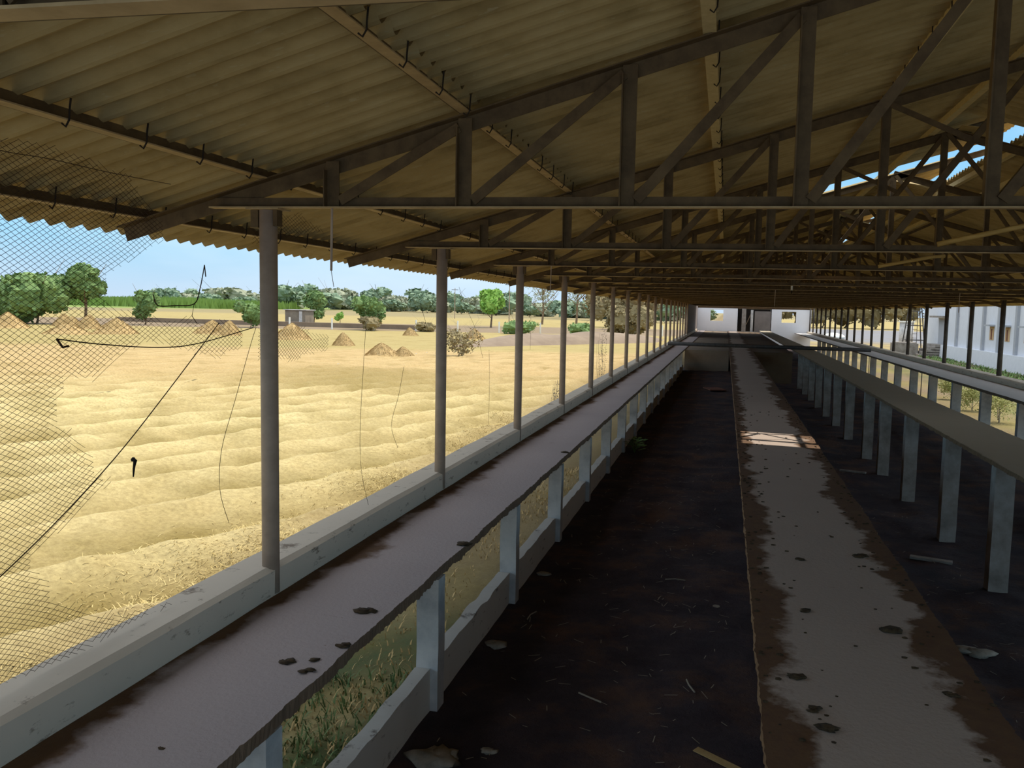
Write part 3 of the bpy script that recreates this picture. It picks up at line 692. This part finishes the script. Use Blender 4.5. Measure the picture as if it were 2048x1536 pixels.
# haystacks
def haystack(x, y, w, h, label, sx=1.0):
    m = MB(); n = 18; rings = 9; rnd = random.Random(int(x * 3))
    ofs = rnd.uniform(-.12, .12) * w
    for j in range(rings + 1):
        t = j / rings; rr = w / 2 * (1 - t) ** .8 * (1 - .12 * sin(t * 3))
        for k in range(n):
            a = 2 * pi * k / n; q = 1 + .16 * mn.noise(Vector((cos(a) * 1.5, sin(a) * 1.5, t * 3 + x)))
            m.v.append((cos(a) * rr * q * sx + ofs * t, sin(a) * rr * q, h * t - .05 + .06 * h * mn.noise(Vector((a * 2, t * 4, x)))))
    for j in range(rings):
        for k in range(n): a = j * n + k; b = j * n + (k + 1) % n; m.f.append((a, b, b + n, a + n))
    for _ in range(420):
        t = rnd.random() ** 1.3; a = rnd.uniform(0, 6.28); rr = w / 2 * (1 - t) ** .8; p = Vector((cos(a) * rr * sx + ofs * t, sin(a) * rr, h * t)); q = p + Vector((cos(a) * .16, sin(a) * .16, -rnd.uniform(.1, .5)))
        m.tri(p, q, p + Vector((.04, .04, 0)))
    o = m.build('haystack', M['straw'], smooth=True); o.location = (x, y, -.3); tag(o, label, 'haystack', 'straw heaps drying on the field'); return o
haystack(-23.9, 55.5, 1.6, .95, 'small pointed straw heap, first right of the first column')
haystack(-17.0, 46.2, 1.7, .75, 'low double straw heap, second right of the first column', 1.3); haystack(-15.9, 46.6, 1.3, .55, 'lower half of the double straw heap between the columns')
haystack(-31.5, 62, 3.2, 1.35, 'wide straw heap directly right of the first column behind the netting')
haystack(-42.8, 68, 3.0, 1.25, 'straw heap behind the netting left of the first column')
haystack(-39.8, 66, 2.6, 1.3, 'straw heap closest to the left of the first column')
haystack(-47.5, 62, 3.6, 1.35, 'wide pale straw heap in the middle of the netting')
haystack(-49.5, 59, 3.2, .9, 'long low straw heap in front of the wide pale one', 1.3)
haystack(-57, 70, 2.6, 1.4, 'pointed straw heap right of the left trees'); haystack(-64, 75, 2.4, 1.3, 'pointed straw heap under the tall round tree')
haystack(-62.5, 66.6, 3.4, 1.5, 'big straw heap at the left edge'); haystack(-60.5, 72, 2.2, 1.1, 'small straw heap between two others near the left trees')
haystack(-19.9, 74.3, 1.9, 1.0, 'straw heap right of the second column'); haystack(-27.6, 78, 1.6, .8, 'small straw heap left of the second column')
# grass and straw tufts
def blades(name, mat, n, xf, yf, hmin, hmax, label, seed=1, wid=.012, zf=zfield, lay=(.3, 1.3)):
    rnd = random.Random(seed); m = MB(); c = 0
    while c < n:
        x, y = xf(rnd), yf(rnd)
        if mn.noise(Vector((x * .9, y * .9, seed))) < rnd.uniform(-.35, .3): continue
        z = zf(x, y); a = rnd.uniform(0, 6.28); h = rnd.uniform(hmin, hmax); l = h * rnd.uniform(*lay); w = wid * rnd.uniform(.6, 1.4)
        p = Vector((x, y, z - .01)); q = p + Vector((cos(a) * l * .5, sin(a) * l * .5, h * .75)); r_ = p + Vector((cos(a) * l, sin(a) * l, h))
        s = Vector((-sin(a), cos(a), 0)) * w
        m.quad(p - s, p + s, q + s * .7, q - s * .7); m.tri(q - s * .7, q + s * .7, r_); c += 1
    o = m.build(name, M[mat]); tag(o, label, 'grass', kind='stuff'); return o
blades('dry_straw', 'straw_pale', 30000, lambda r: -1.9 - abs(r.gauss(0, .9)), lambda r: r.uniform(2, 22), .01, .045, 'pale dry straw littered over the ground along the shed', 1, .004, zfield, (1.5, 4))
blades('green_grass', 'leaf_shade', 4200, lambda r: r.uniform(-1.7, .5), lambda r: r.uniform(2.2, 5.6), .02, .10, 'green grass growing under the field-side walkway', 3, .006, lambda x, y: zt(x, y))
blades('dry_grass', 'straw', 4600, lambda r: r.uniform(-1.7, .5), lambda r: r.uniform(3.4, 14), .015, .07, 'dry brown grass under the field-side walkway', 4, .006, lambda x, y: zt(x, y))
blades('yard_grass', 'leaf_mid', 3500, lambda r: r.uniform(15.0, 19.0), lambda r: r.uniform(42, 72), .06, .22, 'green weeds along the foot of the white building', 6, .03, lambda x, y: zt(x, y))
rnd = random.Random(31); m = MB()
for _ in range(900):
    x = rnd.choice([rnd.uniform(.9, 2.7), rnd.uniform(.9, 2.7), rnd.uniform(4.0, 5.6)]); y = rnd.uniform(4.2, 24); z = zpit(x, y) + .006; a = rnd.uniform(0, 6.28); l = rnd.uniform(.01, .05); q = Vector((cos(a) * l, sin(a) * l, .004)); w_ = Vector((-sin(a), cos(a), 0)) * .003
    p = Vector((x, y, z)); m.quad(p - q - w_, p + q - w_, p + q + w_, p - q + w_)
tag(m.build('straw_litter', M['twig_pale']), 'tiny pale straw bits scattered over the dark pit floor', 'litter', kind='stuff')
m = MB()
for _ in range(420):
    t = rnd.random(); y = rnd.uniform(2.6, 18); e = rnd.betavariate(.5, 2.2)
    x = 2.83 + e * .5 if t < .5 else 3.83 - e * .6
    r_ = rnd.uniform(.004, .013); m.ball((x, y, .961 + r_ * .3), r_, 5, 3, 1.6, 1, .5, .5, rnd.random() * 40)
tag(m.build('dung_crumbs', M['dirt']), 'small dark crumbs strewn along both edges of the central walkway', 'crumbs', kind='stuff')
# shrubs outside at right
for i, (x, y, h, w) in enumerate([(10.9, 20.6, 1.15, 1.3), (11.1, 24.4, 1.2, 1.7), (10.8, 27.4, 1.2, 1.3), (10.9, 30.6, 1.0, 1.1), (11.2, 34.5, 1.1, 1.2)]):
    tree('weed_bush', x, y, h, w, 'leaf_bush', 'yellow-green weed bush outside behind the white posts, ' + ORD[i] + ' from the camera', 2200, .03, .02, bark='twig_pale', blobs=14, solid=False)
m = MB(); rnd = random.Random(3); c = Vector((1.0, 15.7, .02))
for i in range(70):
    a = rnd.uniform(0, 6.28); l = rnd.uniform(.06, .2); h = rnd.uniform(.05, .26); p = Vector((cos(a) * l, sin(a) * l, h)); s = rnd.uniform(.02, .04)
    b = Vector((-sin(a), cos(a), .3)) * s; d = Vector((cos(a), sin(a), .2)) * s * 1.6; m.quad(p - d, p + b, p + d, p - b)
root = empty('pit_weed', c); m.build('leaves', M['leaf_mid'], root); m = MB()
for i in range(9): a = i * .7; m.tube([(0, 0, -.02), (cos(a) * .08, sin(a) * .08, .16)], .004, 4)
m.build('stem', M['leaf_green'], root); tag(root, 'small leafy green weed growing at the foot of the low wall in the pit', 'plant')
# dry creeper twigs outside beyond the fourth and fifth columns
for i, (x, y, h, l) in enumerate([(-.45, 21.3, 1.9, 'thin dry creeper twigs outside between the fifth and sixth columns'), (-.5, 15.6, 1.1, 'low dry twigs at the curb just left of the fourth column')]):
    m = MB(); rnd = random.Random(20 + i)
    for k in range(10):
        p = Vector((rnd.uniform(-.1, .1), rnd.uniform(-.2, .2), 0)); pts = [p]
        for s in range(7): p = p + Vector((rnd.uniform(-.03, .03), rnd.uniform(-.07, .07), (h + .7) / 7 * rnd.uniform(.7, 1))); pts.append(p)
        m.tube(pts, .006, 4, r1=.002)
    leafball(m, (0, 0, h * .8), .12, .25, h * .6, 220, .016, rnd, 0)
    o = m.build('dry_creeper', M['twig_pale']); o.location = (x, y, -.25); tag(o, l, 'creeper')

# ------------------------------------------------------------------ distant small structures at left
m = MB(); m.box(-1.5, 1.5, -1.2, 1.2, 0, 1.9); o = m.build('hut', simple('hut_wall', (110, 100, 88), (140, 128, 112), 1)); o.location = (-55, 107, -.3)
m = MB(); m.box(-1.7, 1.7, -1.4, 1.4, 1.9, 2.0); m.build('roof', M['post'], o); m = MB(); m.box(.6, 1.05, -1.25, -1.19, 0, 1.8); m.build('door', M['post'], o)
tag(o, 'small flat-roofed hut in the distance right of the first column', 'hut')
def berm(x0, x1, y0, y1, h, name, label, mat):
    m = MB(); n = 60
    for j in range(n):
        t0, t1 = j / n, (j + 1) / n
        def P(t, s): 
            x = x0 + (x1 - x0) * t; y = y0 + (y1 - y0) * t + s * 5; e = sin(pi * min(1, max(0, t))) ** .5 
            return (x, y, -.35 + h * e * (1 - s * s) * (1 + .25 * mn.noise(Vector((x * .3, y * .3, 0)))))
        for k in range(-5, 5): m.quad(P(t0, k / 5), P(t1, k / 5), P(t1, (k + 1) / 5), P(t0, (k + 1) / 5))
    return m.build(name, M[mat], smooth=True)
M['berm'] = simple('grey_earth_bank', (118, 100, 84), (138, 120, 100), .6)
o = berm(-17, -3.5, 62, 84, 1.0, 'earth_bank', '', 'berm'); tag(o, 'low grey earth bank beyond the field behind the middle columns', 'bank')
m = MB(); m.box(-75, -32, 96, 96.5, -.4, .25); tag(m.build('field_wall', M['berm']), 'long low pale wall along the far edge of the hay field', 'wall')
for i, (x, y) in enumerate([(-33, 137), (-60, 190)]):
    m = MB(); m.tube([(0, 0, 0), (0, 0, 7.2)], .11, 6, r1=.07); o = m.build('utility_pole', M['pipe']); o.location = (x, y, -.3); a = MB(); a.box(-.8, .8, -.05, .05, 6.7, 6.8); a.build('crossarm', M['pipe_dark'], o)
    tag(o, ['utility pole standing just left of the third column', 'distant utility pole right of the second column', 'utility pole seen between the farther columns'][i], 'pole')
for i in range(10):
    m = MB() if i == 0 else m
    if i == 0: m.box(-.07, .07, -.07, .07, 0, 1.3); o = m.build('fence_post', M['white'])
    else: o = o.copy(); COL.objects.link(o)
    o.location = (-46 + i * 4.6, 88 + 1.2 * i, -.32); tag(o, 'small white fence post at the edge of the hay field, ' + ORD[i] + ' from the left', 'post', 'white fence posts in the fields')

# ------------------------------------------------------------------ white building at right
root = empty('white_building', (19.5, 60, -.45))
def bpart(fn, name, mat):
    m = MB(); fn(m); return m.build(name, mat, root)
def w1(m): m.box(0, 8, -20, 18, 0, 5.2)
bpart(w1, 'wall', M['bldg'])
bpart(lambda m: m.prism([(-.42, -.1), (.0, -.1), (.0, 1.0), (-.35, 1.0)], -20, 10.5, 30, lambda k, y: (.03 * mn.noise(Vector((k, y, 0))), 0)), 'plinth', M['bldg'])
bpart(lambda m: m.box(-.3, 8.2, -20.2, 18.2, 5.2, 5.35), 'roof', M['bldg_pil'])
for k in range(-5, 6):
    y = -6.1 + 3.27 * k
    if 10 < y < 13: continue
    bpart(lambda m, y=y: m.box(-.16, .0, y - .17, y + .17, 1.0, 5.2), 'pilaster', M['bldg_pil'])
for y in (-11.2, -7.7, -4.3, -1.2, 2.3, -14.4):
    if y > 0: continue
    f = bpart(lambda m, y=y: m.box(-.03, .02, y - .42, y + .42, 1.75, 2.6), 'window', M['boards'])
    m = MB(); m.box(-.05, -.03, y - .12, y + .1, 1.8, 2.45); m.build('broken_board', M['brick'], f)
    bpart(lambda m, y=y: m.box(-.38, .0, y - .55, y + .55, 2.64, 2.74), 'window_hood', M['bldg_pil'])
bpart(lambda m: m.box(-.04, .02, 10.9, 12.6, 1.0, 3.0), 'door', M['bldg_pil'])
bpart(lambda m: m.box(-.7, .0, 10.5, 13.0, 3.1, 3.25), 'door_hood', M['post_dim'])
def st(m):
    for i in range(5): m.box(-.42 - .3 * (5 - i), 0, 10.3, 13.2, .2 * i - .05, .2 * (i + 1))
bpart(st, 'steps', M['post_dim'])
tag(root, 'long pale blue-white building with pilasters and small boarded windows at right', 'building')
# ladder frame, tank, masonry block
root = empty('steel_ladder_frame', (18.0, 74.5, -.45)); lad = MB()
for dx, dy in ((-.55, -.5), (.55, -.5), (-.55, .5), (.55, .5)): m = MB(); m.tube([(dx * 1.5, dy * 1.5, 0), (dx * .7, dy * .7, 4.2)], .045, 6); m.build('leg', M['pipe_dark'], root)
m = MB()
for z in (1.2, 2.4, 3.6): 
    s = .82 - .11 * z
    for a, b in (((-1, -1), (1, -1)), ((1, -1), (1, 1)), ((1, 1), (-1, 1)), ((-1, 1), (-1, -1))): m.tube([(a[0] * s, a[1] * s, z), (b[0] * s, b[1] * s, z)], .03, 5)
m.build('crossbars', M['pipe_dark'], root)
m = MB(); m.tube([(-.3, -.75, 0), (-.2, -.5, 4.2)], .025, 5); m.tube([(.1, -.75, 0), (.1, -.5, 4.2)], .025, 5)
for i in range(11): m.tube([(-.29 + .01 * i, -.74 + .02 * i, .3 + .36 * i), (.1, -.74 + .02 * i, .3 + .36 * i)], .018, 4)
m.build('ladder', M['pipe_dark'], root); tag(root, 'dark steel frame with a ladder in front of the corner of the white building', 'ladder')
m = MB(); m.tube([(0, 0, 0), (0, 0, 2.6)], .62, 16); o = m.build('water_tank', M['post'], smooth=True); o.location = (18.9, 82, -.45); m = MB(); m.tube([(0, 0, 2.6), (0, 0, 2.72)], .72, 16); m.build('lid', M['white'], o)
tag(o, 'pale concrete water cylinder with a white lid left of the ladder frame', 'tank')
m = MB(); m.box(-.9, .9, -.9, .9, 0, 1.0); m.box(-.8, .8, -.8, .8, 1.0, 1.08); o = m.build('masonry_block', M['post_dim']); o.location = (16.9, 72.5, -.47); tag(o, 'grey masonry block at the foot of the ladder frame', 'block')
m = MB(); m.ball((0, 0, .25), 1, 14, 8, 1.3, 2.2, .55, .2, 3); o = m.build('tarpaulin_heap', M['white'], smooth=True); o.location = (16.7, 116, -.5); tag(o, 'white rounded covered heap in the yard behind the dark columns', 'heap')
for i, (x, y, h, w) in enumerate([(52, 210, 11, 14), (44, 212, 11, 13), (37, 208, 10, 13), (31, 214, 12, 13), (25, 208, 11, 13), (19, 212, 12, 13), (13, 206, 11, 12), (7, 215, 10, 12)]):
    tree('tree', x, y, h, w, 'leaf_brown', ORD[i].capitalize() + ' brown-green tree of the row beyond the yard, counted from the white building', 1500, .3, .06, group='trees beyond the yard')
# small wire-fence frames outside at right
for i, (y, l) in enumerate([(34.0, 'dark rectangular metal gate frame outside behind the white posts'), (46.0, 'smaller far metal frame outside behind the white posts')]):
    m = MB(); h = 1.15
    for a, b in (((0, 0), (0, h)), ((0, h), (1.6, h)), ((1.6, h), (1.6, 0)), ((.8, 0), (.8, h))): m.tube([(0, a[0], a[1]), (0, b[0], b[1])], .018, 5)
    o = m.build('metal_frame', M['pipe_dark']); o.location = (10.0, y, -.45); tag(o, l, 'frame')

# ------------------------------------------------------------------ light, sky, camera
w = bpy.data.worlds.new('sky'); sc.world = w; w.use_nodes = True; nt = w.node_tree; bg = nt.nodes['Background']
tc = nt.nodes.new('ShaderNodeTexCoord'); sp = nt.nodes.new('ShaderNodeSeparateXYZ'); nt.links.new(tc.outputs['Generated'], sp.inputs[0])
cr = nt.nodes.new('ShaderNodeValToRGB'); r = cr.color_ramp; r.elements[0].position = 0; r.elements[0].color = lin((184, 206, 228)); r.elements[1].position = .9; r.elements[1].color = (1.2, 1.32, 1.45, 1)
e = r.elements.new(.07); e.color = lin((150, 204, 234)); e = r.elements.new(.2); e.color = lin((128, 190, 234)); e = r.elements.new(.45); e.color = (1.0, 1.12, 1.25, 1)
nz = nt.nodes.new('ShaderNodeTexNoise'); nz.inputs['Scale'].default_value = 3; nz.inputs['Detail'].default_value = 4; mp = nt.nodes.new('ShaderNodeMapping'); mp.inputs['Scale'].default_value = (1, 1, 4); nt.links.new(tc.outputs['Generated'], mp.inputs[0]); nt.links.new(mp.outputs[0], nz.inputs['Vector'])
mr = nt.nodes.new('ShaderNodeMapRange'); mr.inputs[1].default_value = .45; mr.inputs[2].default_value = .8; mr.inputs[4].default_value = .6; nt.links.new(nz.outputs[0], mr.inputs[0])
mx = nt.nodes.new('ShaderNodeMix'); mx.data_type = 'RGBA'; nt.links.new(mr.outputs[0], mx.inputs[0]); nt.links.new(sp.outputs[2], cr.inputs[0]); nt.links.new(cr.outputs[0], mx.inputs[6]); mx.inputs[7].default_value = lin((222, 236, 246))
nt.links.new(mx.outputs[2], bg.inputs[0]); bg.inputs[1].default_value = 1.5
ld = bpy.data.lights.new('sun', 'SUN'); ld.energy = 5.5; ld.angle = .009; ld.color = (1, .93, .80)
so = bpy.data.objects.new('sun', ld); COL.objects.link(so)
d = Vector((-.30, -.50, -1)).normalized()
so.rotation_euler = d.to_track_quat('-Z', 'Y').to_euler()
sc.view_settings.view_transform = 'Standard'; sc.view_settings.look = 'None'; sc.view_settings.exposure = -.30; sc.view_settings.gamma = 1.09

f_px, pt, yw, rl, ppx = 1680.855, -.0897, .1944, .0235, 92.05
F = Vector((-sin(yw) * cos(pt), cos(yw) * cos(pt), sin(pt))); R = Vector((cos(yw), sin(yw), 0)); U = R.cross(F)
R2 = R * cos(rl) + U * sin(rl); U2 = -R * sin(rl) + U * cos(rl)
cd = bpy.data.cameras.new('camera'); cam = bpy.data.objects.new('camera', cd); COL.objects.link(cam)
cd.sensor_width = 36; cd.lens = f_px / 2048 * 36; cd.shift_x = -ppx / 2048; cd.clip_start = .05; cd.clip_end = 6000
mt = Matrix((( R2.x, U2.x, -F.x, CAMX), (R2.y, U2.y, -F.y, 0), (R2.z, U2.z, -F.z, CAMZ), (0, 0, 0, 1))); cam.matrix_world = mt
sc.camera = cam
sc.cycles.max_bounces = 12; sc.cycles.diffuse_bounces = 8
